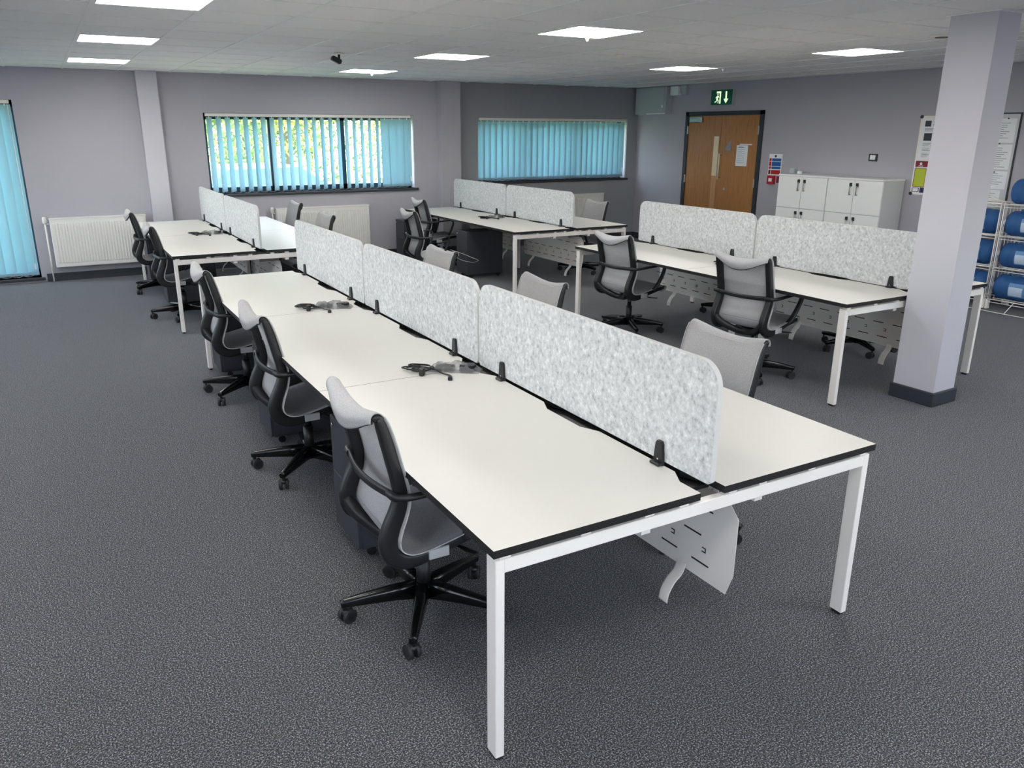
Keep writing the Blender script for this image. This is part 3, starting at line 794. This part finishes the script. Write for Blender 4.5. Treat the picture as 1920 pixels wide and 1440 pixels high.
for z in (1.15, 1.48): b.cyl((XR-.012, 7.69, z), (XR-.055, 7.69, z), .008, M['chrome'], 10)
b.build('pull_handle', l2)
b = pan(8.41, 8.13, 1.965, 2.035, .012, .06, M['steel'], .006); b.box((XR-.07, 8.12, 2.03), (XR-.05, 8.40, 2.045), M['steel']); b.build('door_closer', l1)
for z in (1.85, 1.1, .3): pan(8.475, 8.455, z-.06, z+.06, .012, .034, M['steel']).build('hinge', l1)
for z in (1.85, 1.1, .3): pan(6.975, 6.955, z-.06, z+.06, .012, .034, M['steel']).build('hinge', l2)
b = MB(); b.cyl((XR-.012, 7.57, .985), (XR-.02, 7.57, .985), .02, M['steel'], 16); b.build('lock', l2)
ps = pan(7.60, 7.49, 1.55, 1.60, .012, .03, M['ink'], .004); ps.add([(XR-.02, 7.60, 1.60), (XR-.02, 7.50, 1.60), (XR-.02, 7.50, 1.72), (XR-.014, 7.60, 1.60), (XR-.014, 7.50, 1.60), (XR-.014, 7.50, 1.72)], [(0, 1, 2), (3, 5, 4), (0, 2, 5, 3), (0, 3, 4, 1), (1, 4, 5, 2)], M['ink'])
ps.build('push_sign', l2)
k = thing('door_notice', 'white printed sheet taped to the right door leaf', 'notice', (XR, 7.27, 1.5))
def on_wall(y0, y1, z0, z1, d0, d1, m_, parent, name, lab=None):
    o = pan(y0, y1, z0, z1, d0, d1, m_).build(name, parent)
    o.data.transform(Matrix.Translation(-Vector(parent.location)))
    if lab: o['label'] = lab
    return o
on_wall(7.38, 7.155, 1.335, 1.635, .013, .015, M['paper'], k, 'sheet')
b = MB()
for q in range(9): b.box((XR-.0155, 7.20+.01*(q % 3), 1.60-.027*q), (XR-.015, 7.36, 1.604-.027*q), M['ink'])
b.box((XR-.0155, 7.24, 1.60), (XR-.015, 7.34, 1.612), M['blue'])
o = b.build('print', k); o['kind'] = 'stuff'; o.data.transform(Matrix.Translation(-Vector(k.location)))
on_wall(7.32, 7.08, 1.64, 1.655, .013, .016, M['paper'], k, 'tape_strip')

k = thing('exit_sign', 'green illuminated exit sign with running figure and down arrow above the door', 'sign', (XR, 7.75, 2.32))
on_wall(7.965, 7.545, 2.215, 2.43, .03, .05, M['exitgreen'], k, 'face')
on_wall(7.98, 7.53, 2.205, 2.44, 0, .03, M['painted_box'], k, 'case')
def flat(pts, m_, name, parent, d0=.05, d1=.052):
    """polygon drawn in the sign plane: pts are (y, z) offsets with y to the right of the viewer"""
    vs = [(XR-d1, 7.75-a, 2.32+c_) for a, c_ in pts]+[(XR-d0, 7.75-a, 2.32+c_) for a, c_ in pts]; n_ = len(pts)
    o = MB().add(vs, [list(range(n_)), list(range(2*n_-1, n_-1, -1))]+[(i, (i+1) % n_, (i+1) % n_+n_, i+n_) for i in range(n_)], m_).build(name, parent)
    o.data.transform(Matrix.Translation(-Vector(parent.location))); return o
flat([(.085, .085), (.115, .085), (.115, -.02), (.15, -.02), (.10, -.085), (.05, -.02), (.085, -.02)], M['exitwhite'], 'arrow', k)
flat([(-.10, .088), (-.01, .088), (-.01, -.088), (-.035, -.088), (-.035, .06), (-.10, .06)], M['exitwhite'], 'doorway', k)
cir = [(-.075+.013*math.cos(a*.7), .040+.013*math.sin(a*.7)) for a in range(9)]
flat(cir, M['exitwhite'], 'figure_head', k)
flat([(-.09, .022), (-.062, .025), (-.045, .005), (-.05, -.002), (-.066, .008), (-.072, -.02), (-.05, -.045), (-.058, -.08), (-.07, -.08), (-.066, -.05), (-.088, -.035), (-.10, -.065), (-.135, -.07), (-.135, -.058), (-.108, -.052), (-.096, -.015), (-.098, .005), (-.115, -.01), (-.122, -.002)], M['exitwhite'], 'figure_body', k)
k = thing('wall_cabinet', 'grey painted metal service box high in the far corner', 'box', (XR, 9.28, 2.3))
on_wall(9.70, 8.92, 2.10, 2.525, 0, .13, M['painted_box'], k, 'case'); on_wall(9.42, 8.96, 2.16, 2.50, .13, .14, M['painted_box'], k, 'door')
on_wall(9.36, 8.90, 2.10, 2.115, .14, .16, M['white_metal'], k, 'ledge', 'white ledge'); on_wall(9.0, 8.97, 2.2, 2.24, .14, .15, M['paper'], k, 'sticker')
tag(pan(8.90, 8.71, 2.385, 2.525, 0, .07, M['cab'], .004).build('alarm_box'), 'small cream box under the ceiling beside the service box', 'box')
tag(pan(8.66, 8.54, 2.39, 2.525, 0, .05, M['painted_box'], .004).build('alarm_box'), 'small grey box under the ceiling, right of the cream box', 'box')
k = thing('fire_notice', 'fire action notice with blue and red bands right of the door', 'notice', (XR, 6.6, 1.38))
on_wall(6.74, 6.50, 1.235, 1.525, 0, .004, M['paper'], k, 'sheet')
for z0, z1, c_ in ((1.425, 1.465, 'blue'), (1.36, 1.418, 'blue'), (1.318, 1.352, 'blue'), (1.245, 1.305, 'red')):
    on_wall(6.68, 6.515, z0, z1, .004, .005, M[c_], k, 'text_band'); on_wall(6.73, 6.69, z0, z1, .004, .005, M['red' if c_ == 'blue' else 'maroon'], k, 'symbol')
o = MB().cyl((XR-.004, 6.62, 1.495), (XR-.006, 6.62, 1.495), .018, M['inkdark'], 16).build('round_symbol', k); o.data.transform(Matrix.Translation(-Vector(k.location)))
k = thing('fire_call_point', 'red fire call point below the fire action notice', 'alarm', (XR, 6.65, 1.17))
on_wall(6.71, 6.59, 1.11, 1.225, 0, .04, M['red'], k, 'case'); on_wall(6.68, 6.62, 1.145, 1.19, .04, .043, M['paper'], k, 'glass'); on_wall(6.57, 6.50, 1.13, 1.22, 0, .003, M['maroon'], k, 'label_plate')
k = thing('thermostat', 'small square grey wall thermostat above the white cabinets', 'thermostat', (XR, 5.04, 1.52))
on_wall(5.10, 4.985, 1.475, 1.565, 0, .02, M['darkframe'], k, 'case'); on_wall(5.08, 5.005, 1.495, 1.55, .02, .022, M['cab'], k, 'face')

# notice boards
k = thing('poster_board', 'tall framed poster board left of the column with maroon and lime poster', 'poster', (XR, 4.2, 1.55))
on_wall(4.47, 3.92, 1.11, 2.01, 0, .012, M['white_metal'], k, 'board')
for (y, z) in ((4.46, 2.0), (4.46, 1.12), (3.93, 2.0), (3.93, 1.12)):
    o = MB().cyl((XR-.012, y, z), (XR-.02, y, z), .02, M['black'], 14).build('corner_cap', k); o.data.transform(Matrix.Translation(-Vector(k.location)))
on_wall(4.44, 3.96, 1.53, 1.98, .012, .014, M['paper'], k, 'upper_sheet')
on_wall(4.405, 4.33, 1.89, 1.955, .014, .015, M['inkdark'], k, 'crest')
on_wall(4.30, 4.12, 1.90, 1.92, .014, .015, M['inkdark'], k, 'heading'); on_wall(4.30, 4.16, 1.93, 1.94, .014, .015, M['ink'], k, 'heading')
on_wall(4.40, 4.30, 1.73, 1.815, .014, .015, M['inkdark'], k, 'photo'); on_wall(4.28, 4.18, 1.73, 1.815, .014, .015, M['black'], k, 'photo')
b = MB()
for c_ in range(3):
    for q in range(12):
        if q in (3, 7): continue
        y1 = 4.40-.14*c_; b.box((XR-.0150, y1-.10+.012*(q % 3), 1.70-.014*q), (XR-.014, y1, 1.705-.014*q), M['ink'])
for q in range(3): b.box((XR-.015, 4.0, 1.865-.014*q), (XR-.014, 4.40, 1.871-.014*q), M['ink'])
o = b.build('print', k); o['kind'] = 'stuff'; o.data.transform(Matrix.Translation(-Vector(k.location)))
on_wall(4.46, 3.94, 1.125, 1.515, .012, .014, M['paper'], k, 'lower_sheet')
on_wall(4.45, 3.95, 1.43, 1.50, .014, .015, M['maroon'], k, 'banner')
o = MB().cyl((XR-.015, 4.38, 1.468), (XR-.016, 4.38, 1.468), .016, M['paper'], 14).build('emblem', k); o.data.transform(Matrix.Translation(-Vector(k.location)))
on_wall(4.41, 4.35, 1.44, 1.446, .015, .016, M['paper'], k, 'heading')
on_wall(4.45, 4.30, 1.20, 1.42, .014, .015, M['maroon'], k, 'picture_border'); on_wall(4.442, 4.305, 1.206, 1.414, .015, .016, M['lime'], k, 'picture')
on_wall(4.295, 3.96, 1.20, 1.42, .014, .015, M['paleyellow'], k, 'picture')
on_wall(4.45, 4.36, 1.14, 1.19, .014, .015, M['inkdark'], k, 'emblem'); on_wall(4.44, 4.37, 1.146, 1.184, .015, .016, M['paper'], k, 'emblem')
on_wall(4.35, 3.96, 1.135, 1.195, .014, .015, M['navy'], k, 'footer')
k = thing('notice_board', 'white notice board with pinned printed sheets behind the water rack', 'board', (XR, 3.55, 1.5))
on_wall(3.88, 3.32, .95, 2.03, 0, .014, M['darkframe'], k, 'frame'); on_wall(3.87, 3.335, .965, 2.015, .014, .016, M['cabside'], k, 'board')
for (y0, y1, z0, z1) in ((3.66, 3.36, 1.72, 1.97), (3.66, 3.36, 1.44, 1.70), (3.68, 3.36, 1.23, 1.42), (3.84, 3.40, 1.05, 1.22)):
    on_wall(y0, y1, z0, z1, .016, .018, M['paper'], k, 'sheet')
b = MB()
for (y0, y1, z0, z1) in ((3.62, 3.42, 1.76, 1.92), (3.63, 3.40, 1.46, 1.66), (3.64, 3.40, 1.26, 1.39), (3.78, 3.45, 1.08, 1.2)):
    z = z1
    while z > z0: b.box((XR-.0186, y1+.03*(int(z*97) % 3), z), (XR-.018, y0, z+.006), M['ink']); z -= .022
o = b.build('print', k); o['kind'] = 'stuff'; o.data.transform(Matrix.Translation(-Vector(k.location)))
for (y, z) in ((3.63, 1.99), (3.45, 1.97), (3.65, 1.71), (3.5, 1.71), (3.66, 1.43), (3.66, 1.38), (3.5, 1.41)):
    o = MB().cyl((XR-.018, y, z), (XR-.024, y, z), .008, M['black'], 8).build('pin', k); o.data.transform(Matrix.Translation(-Vector(k.location)))

# lockers / cabinets
def cabinet(y0, lab):
    t = thing('locker_cabinet', lab, 'cabinet', (7.82, y0, 0), 0, 'white locker cabinets')
    w = .80; D = .40
    MB().rbox((.018, 0, .02), (D, w, 1.262), .003, M['cabside']).build('body', t)
    MB().rbox((-.004, -.002, 1.262), (D+.004, w+.002, 1.284), .003, M['cab']).build('cabinet_top', t)
    MB().box((.03, .01, 0), (D-.01, w-.01, .02), M['darkframe']).build('plinth', t)
    for r_ in range(3):
        z0 = .025+r_*.413
        for c_ in range(2):
            ya = .004+c_*.397
            dr = MB().rbox((0, ya+.002, z0+.003), (.018, ya+.393, z0+.408), .002, M['cab']).build('door', t)
            yy = ya+.393-.045 if c_ == 0 else ya+.045
            hb = MB().rbox((-.022, yy-.016, z0+.33), (0, yy+.016, z0+.375), .005, M['black'])
            hb.build('lock', dr)
            hh = MB().cyl((-.024, yy, z0+.34), (-.024, yy, z0+.225), .008, M['steel'], 8)
            hh.cyl((-.024, yy, z0+.232), (0, yy, z0+.232), .007, M['steel'], 8)
            hh.build('handle', dr)
    return t
cabinet(5.355, 'white six door locker cabinet beside the fire call point')
cabinet(4.55, 'white six door locker cabinet nearer the column')
tag(MB().rbox((7.95, 6.02, 1.286), (8.02, 6.1, 1.36), .006, M['painted_box']).build('small_box'), 'tiny grey box on top of the cabinet beside the fire notice', 'box')
tag(MB().lathe([(.03, 0), (.035, .01), (.035, .035), (.02, .04)], M['paper'], 16).build('roll', loc=(7.95, 5.92, 1.286)), 'tiny white roll on top of the cabinet beside the grey box', 'roll')

# ------------------------------------------------------------------ water racks with bottles
def bottle_proto():
    t = thing('water_bottle', '', 'bottle')      # lies along y, axis at origin, neck to -y
    T = Matrix.Rotation(rad(90), 4, 'X')         # z -> -y
    R = .132
    prof = [(.001, -.245), (.09, -.245), (.118, -.238), (.130, -.215), (R, -.16), (R-.006, -.15), (R-.006, -.14), (R, -.13), (R, -.06), (R-.006, -.05), (R-.006, -.04), (R, -.03), (R, .08), (R-.006, .09), (R-.006, .10), (R, .11), (.125, .15), (.10, .19), (.06, .215), (.03, .228), (.027, .25)]
    MB().lathe(prof, M['bottle'], 32, T=T).build('bottle_body', t)
    MB().lathe([(.030, .245), (.031, .275), (.026, .28)], M['paper'], 20, T=T).build('cap', t)
    MB().sweep(spline([(-.02, .14, .118), (-.02, .13, .152), (-.02, .06, .158), (-.02, .02, .148), (-.02, .01, .118)], 4), .02, .022, M['bottle'], n_=8).build('handle', t)
    # label wrapped on the aisle side
    vs = []; N_ = 8
    for i in range(N_+1):
        a = rad(150+66*i/N_)
        for y in (-.10, .075): vs.append(((R+.001)*math.cos(a), y, (R+.001)*math.sin(a)))
    MB().add(vs, [(2*i, 2*i+1, 2*i+3, 2*i+2) for i in range(N_)], M['bottle_band'], True).build('label_band', t)
    vs = []
    for i in range(N_+1):
        a = rad(168+42*i/N_)
        for y in (-.07, .07): vs.append(((R+.002)*math.cos(a), y, (R+.002)*math.sin(a)))
    MB().add(vs, [(2*i, 2*i+1, 2*i+3, 2*i+2) for i in range(N_)], M['bottle_label'], True).build('label_sheet', t)
    return t
def rack(y0, y1, lab):
    t = thing('bottle_rack', lab, 'rack', (7.80, y0, 0), 0, 'white wire water bottle racks')
    L_ = y1-y0; D = .38; r = .006; wm = M['white_metal']
    for (x_, y_) in ((0, 0), (0, L_), (D, 0), (D, L_)):
        MB().cyl((x_, y_, .0), (x_, y_, 1.13), r, wm, 8).cyl((x_+.03, y_, .02), (x_+.03, y_, 1.12), .004, wm, 8).build('post', t)
        MB().rbox((x_-.01, y_-.012, .0), (x_+.045, y_+.012, .10), .003, wm).build('foot_plate', t)
    for z in (.11, .45, .78, 1.11):
        sh = MB()
        for x_ in (0, D): sh.cyl((x_, 0, z), (x_, L_, z), r, wm, 8)
        for x_ in (0, D): sh.cyl((x_, 0, z-.03), (x_, L_, z-.03), .004, wm, 8)
        for x_ in (.10, .28): sh.cyl((x_, 0, z), (x_, L_, z), .005, wm, 6)
        for y_ in (0, L_*.25, L_*.5, L_*.75, L_):
            sh.sweep(spline([(0, y_, z+.004), (.08, y_, z-.02), (.19, y_, z-.03), (.30, y_, z-.02), (D, y_, z+.004)], 3), .004, .004, wm, n_=6)
        sh.build('shelf', t)
    for y_ in (0, L_):
        for x_ in (.12, .25): MB().cyl((x_, y_, .1), (x_, y_, 1.11), .0035, wm, 6).build('side_wire', t)
    ft = MB()
    ft.sweep(spline([(0, 0, .04), (-.10, 0, .015), (-.16, .06, .012), (-.16, L_-.06, .012), (-.10, L_, .015), (0, L_, .04)], 5), .008, .008, wm, n_=8)
    ft.sweep([(0, L_*.5, .11), (-.03, L_*.5, .1), (-.16, L_*.5, .014)], .007, .007, wm, n_=8)
    ft.build('front_stay', t)
    return t
rack(2.52, 3.09, 'white wire rack with four blue water bottles at the right edge')
rack(3.125, 3.69, 'white wire rack of blue bottles half hidden by the column')
for sgn, x_ in ((1, 7.9), ):
    tag(MB().sweep(spline([(7.84, 3.2, 1.125), (7.86, 3.34, 1.20), (7.9, 3.5, 1.26), (8.0, 3.62, 1.28)], 5), .006, .006, M['white_metal'], n_=6)
        .sweep(spline([(7.86, 3.14, 1.125), (7.9, 3.3, 1.18), (7.96, 3.48, 1.22), (8.05, 3.6, 1.22)], 5), .006, .006, M['white_metal'], n_=6)
        .sweep([(7.84, 3.2, 1.13), (7.86, 3.14, 1.13)], .006, .006, M['white_metal'], n_=6).build('folded_wire_shelf'), 'folded white wire shelf piece lying on the rack half behind the column', 'shelf')
bt = bottle_proto(); index_kids(bt)
BL = [(7.965, 2.84, 1.11, 'blue water bottle on the top of the right rack'), (7.965, 2.84, .78, 'blue water bottle on the second shelf of the right rack, just below the top one'),
      (7.965, 2.84, .45, 'blue water bottle on the third shelf down of the right rack'), (7.965, 2.84, .11, 'blue water bottle on the bottom shelf of the right rack, above the wire foot'),
      (7.985, 3.40, .78, 'blue water bottle highest in the rack half hidden by the column'), (7.985, 3.40, .45, 'blue water bottle in the middle of the rack half hidden by the column'),
      (7.985, 3.40, .11, 'blue water bottle lowest in the rack behind the column bench corner')]
for n_i, (x, y, z, lab) in enumerate(BL):
    o = bt if n_i == 0 else dup(bt)
    o.location = (x, y, z+.128); o['label'] = lab; o['group'] = 'blue water bottles on the racks'

# ------------------------------------------------------------------ outside
struct(MB().box((-60, YW+.4, -.5), (60, 60, -.35), M['grass']).build('ground_outside'), 'sunlit grass outside the windows')
struct(MB().box((-60, YB-.4, -.5), (XL-.4, YW+.4, -.35), M['tarmac']).build('ground_left'), 'tarmac strip along the left side of the building')
struct(MB().box((-60, -60, -.5), (60, YB-.4, -.35), M['tarmac']).build('ground_front'), 'tarmac yard behind the building')
struct(MB().box((-10, 13.5, -.35), (30, 19, -.33), M['tarmac']).build('parking_strip'), 'parking strip outside the windows')
def tree(x, y, h, cr, m1, m2, lab, nleaf, seed):
    rnd = random.Random(seed)
    t = thing('tree', lab, 'tree', (x, y, -.36), 0, 'trees seen between the blind slats')
    tr = MB(); tr.sweep(spline([(0, 0, 0), (.1, 0, h*.3), (-.05, .1, h*.6), (.1, 0, h*.85)], 4), lerp_list([.26, .2, .13, .05], 4), lerp_list([.26, .2, .13, .05], 4), M['bark'], up=(0, 1, 0), n_=8)
    for q in range(6):
        a = rnd.uniform(0, 6.28); z = h*rnd.uniform(.3, .7)
        tr.sweep([(0, 0, z), (math.cos(a)*cr*.5, math.sin(a)*cr*.5, z+.5), (math.cos(a)*cr*.9, math.sin(a)*cr*.9, z+1.1)], [.08, .05, .02], [.08, .05, .02], M['bark'], n_=5)
    tr.build('trunk', t)
    cw = MB(); vs = []; fs = []
    cl = [(rnd.uniform(-1, 1)*cr*.8, rnd.uniform(-1, 1)*cr*.8, rnd.uniform(.12, 1)*h, rnd.uniform(.5, 1.0)*cr*.55) for _ in range(26)]
    for q in range(nleaf):
        c_ = cl[rnd.randrange(len(cl))]
        v = Vector((rnd.gauss(0, 1), rnd.gauss(0, 1), rnd.gauss(0, 1))).normalized()*c_[3]*rnd.uniform(.5, 1)
        p = Vector(c_[:3])+v; s = rnd.uniform(.05, .12)
        a = Vector((rnd.gauss(0, 1), rnd.gauss(0, 1), rnd.gauss(0, 1))).normalized(); b_ = a.orthogonal().normalized()
        k0 = len(vs); vs += [p-a*s, p+b_*s*.5, p+a*s, p-b_*s*.5]; fs.append((k0, k0+1, k0+2, k0+3))
    o_ = MB().add(vs[:len(vs)//2], fs[:len(fs)//2], m1).add(vs[len(vs)//2:], [tuple(i-len(vs)//2 for i in f_) for f_ in fs[len(fs)//2:]], m2)
    me = bpy.data.meshes.new('crown'); me.from_pydata([tuple(v) for v in o_.v], [], o_.f)
    for mm in o_.mats: me.materials.append(mm)
    me.polygons.foreach_set('material_index', o_.m)
    oo = bpy.data.objects.new('crown', me); COL.objects.link(oo); oo.parent = t
TL = ['yellow green tree outside seen at the left edge window', 'sunlit tree outside filling the left third of the wide window', 'sunlit tree outside filling the middle of the wide window',
      'sunlit tree outside behind the right third of the wide window', 'tree outside behind the left half of the corner window', 'tree outside behind the right half of the corner window']
for q, (x, y, h) in enumerate([(-4, 24, 6), (2.9, 22, 6.5), (6.7, 27.5, 6), (10.2, 22, 6), (14.6, 27.5, 7), (19.5, 24, 6.5)]):
    tree(x, y, h, 2.1, M[('leaf', 'leaf2', 'leaf3')[q % 3]], M[('leaf3', 'leaf', 'leaf2')[q % 3]], TL[q], 13000, q)
def hedge(x0, x1, y, h):
    rnd = random.Random(11); vs = []; fs = []
    for q in range(16000):
        p = Vector((rnd.uniform(x0, x1), y+rnd.uniform(-.6, .6), rnd.uniform(-.35, h+.3*math.sin(q)))); s = rnd.uniform(.06, .14)
        a = Vector((rnd.gauss(0, 1), rnd.gauss(0, 1), rnd.gauss(0, 1))).normalized(); b_ = a.orthogonal().normalized()
        k0 = len(vs); vs += [p-a*s, p+b_*s*.5, p+a*s, p-b_*s*.5]; fs.append((k0, k0+1, k0+2, k0+3))
    me = bpy.data.meshes.new('hedge'); me.from_pydata([tuple(v) for v in vs], [], fs); me.materials.append(M['leaf2'])
    o = bpy.data.objects.new('hedge', me); COL.objects.link(o); o['kind'] = 'stuff'
    o['label'] = 'olive green hedge at the back of the garden outside'; o['category'] = 'hedge'
hedge(-8, 34, 32.5, 3.4)
def car(x, y, rz, m_, lab):
    t = thing('parked_car', lab, 'car', (x, y, -.33), rad(rz), 'cars parked outside the windows')
    T = Matrix(((1, 0, 0, 0), (0, 0, -1, 0), (0, 1, 0, 0), (0, 0, 0, 1)))
    prof = [(-2.05, .35), (-2.1, .6), (-2.0, .85), (-1.2, .95), (1.3, .98), (2.0, .85), (2.1, .6), (2.05, .3)]
    MB().prism(prof, -.85, .85, m_, T=T).build('body', t)
    MB().prism([(-1.25, .95), (-.6, 1.40), (.9, 1.42), (1.6, .97)], -.70, .70, M['carglass'], T=T).build('windows', t)
    MB().prism([(-.55, 1.40), (.85, 1.42), (.7, 1.47), (-.4, 1.46)], -.68, .68, m_, T=T).build('roof', t)
    for x_ in (-1.3, 1.35):
        for s in (-1, 1): MB().cyl((x_, s*.70, .32), (x_, s*.87, .32), .32, M['rubber'], 20).build('wheel', t)
car(2.9, 16.2, 8, M['carpaint'], 'pale blue parked car outside the wide window')
car(9.5, 16.6, 4, M['carpaint2'], 'silver parked car outside the corner window')

tag(MB().sweep(spline([(1.74, 3.86, .952), (1.80, 3.80, .93), (1.86, 3.72, .90), (1.90, 3.70, .88), (1.88, 3.75, .86), (1.82, 3.80, .87), (1.77, 3.83, .90)], 6), .006, .002, M['tag'], n_=6).build('loose_strap'),
    'thin pale packing strap looping off the back of the third screened chair', 'strap')
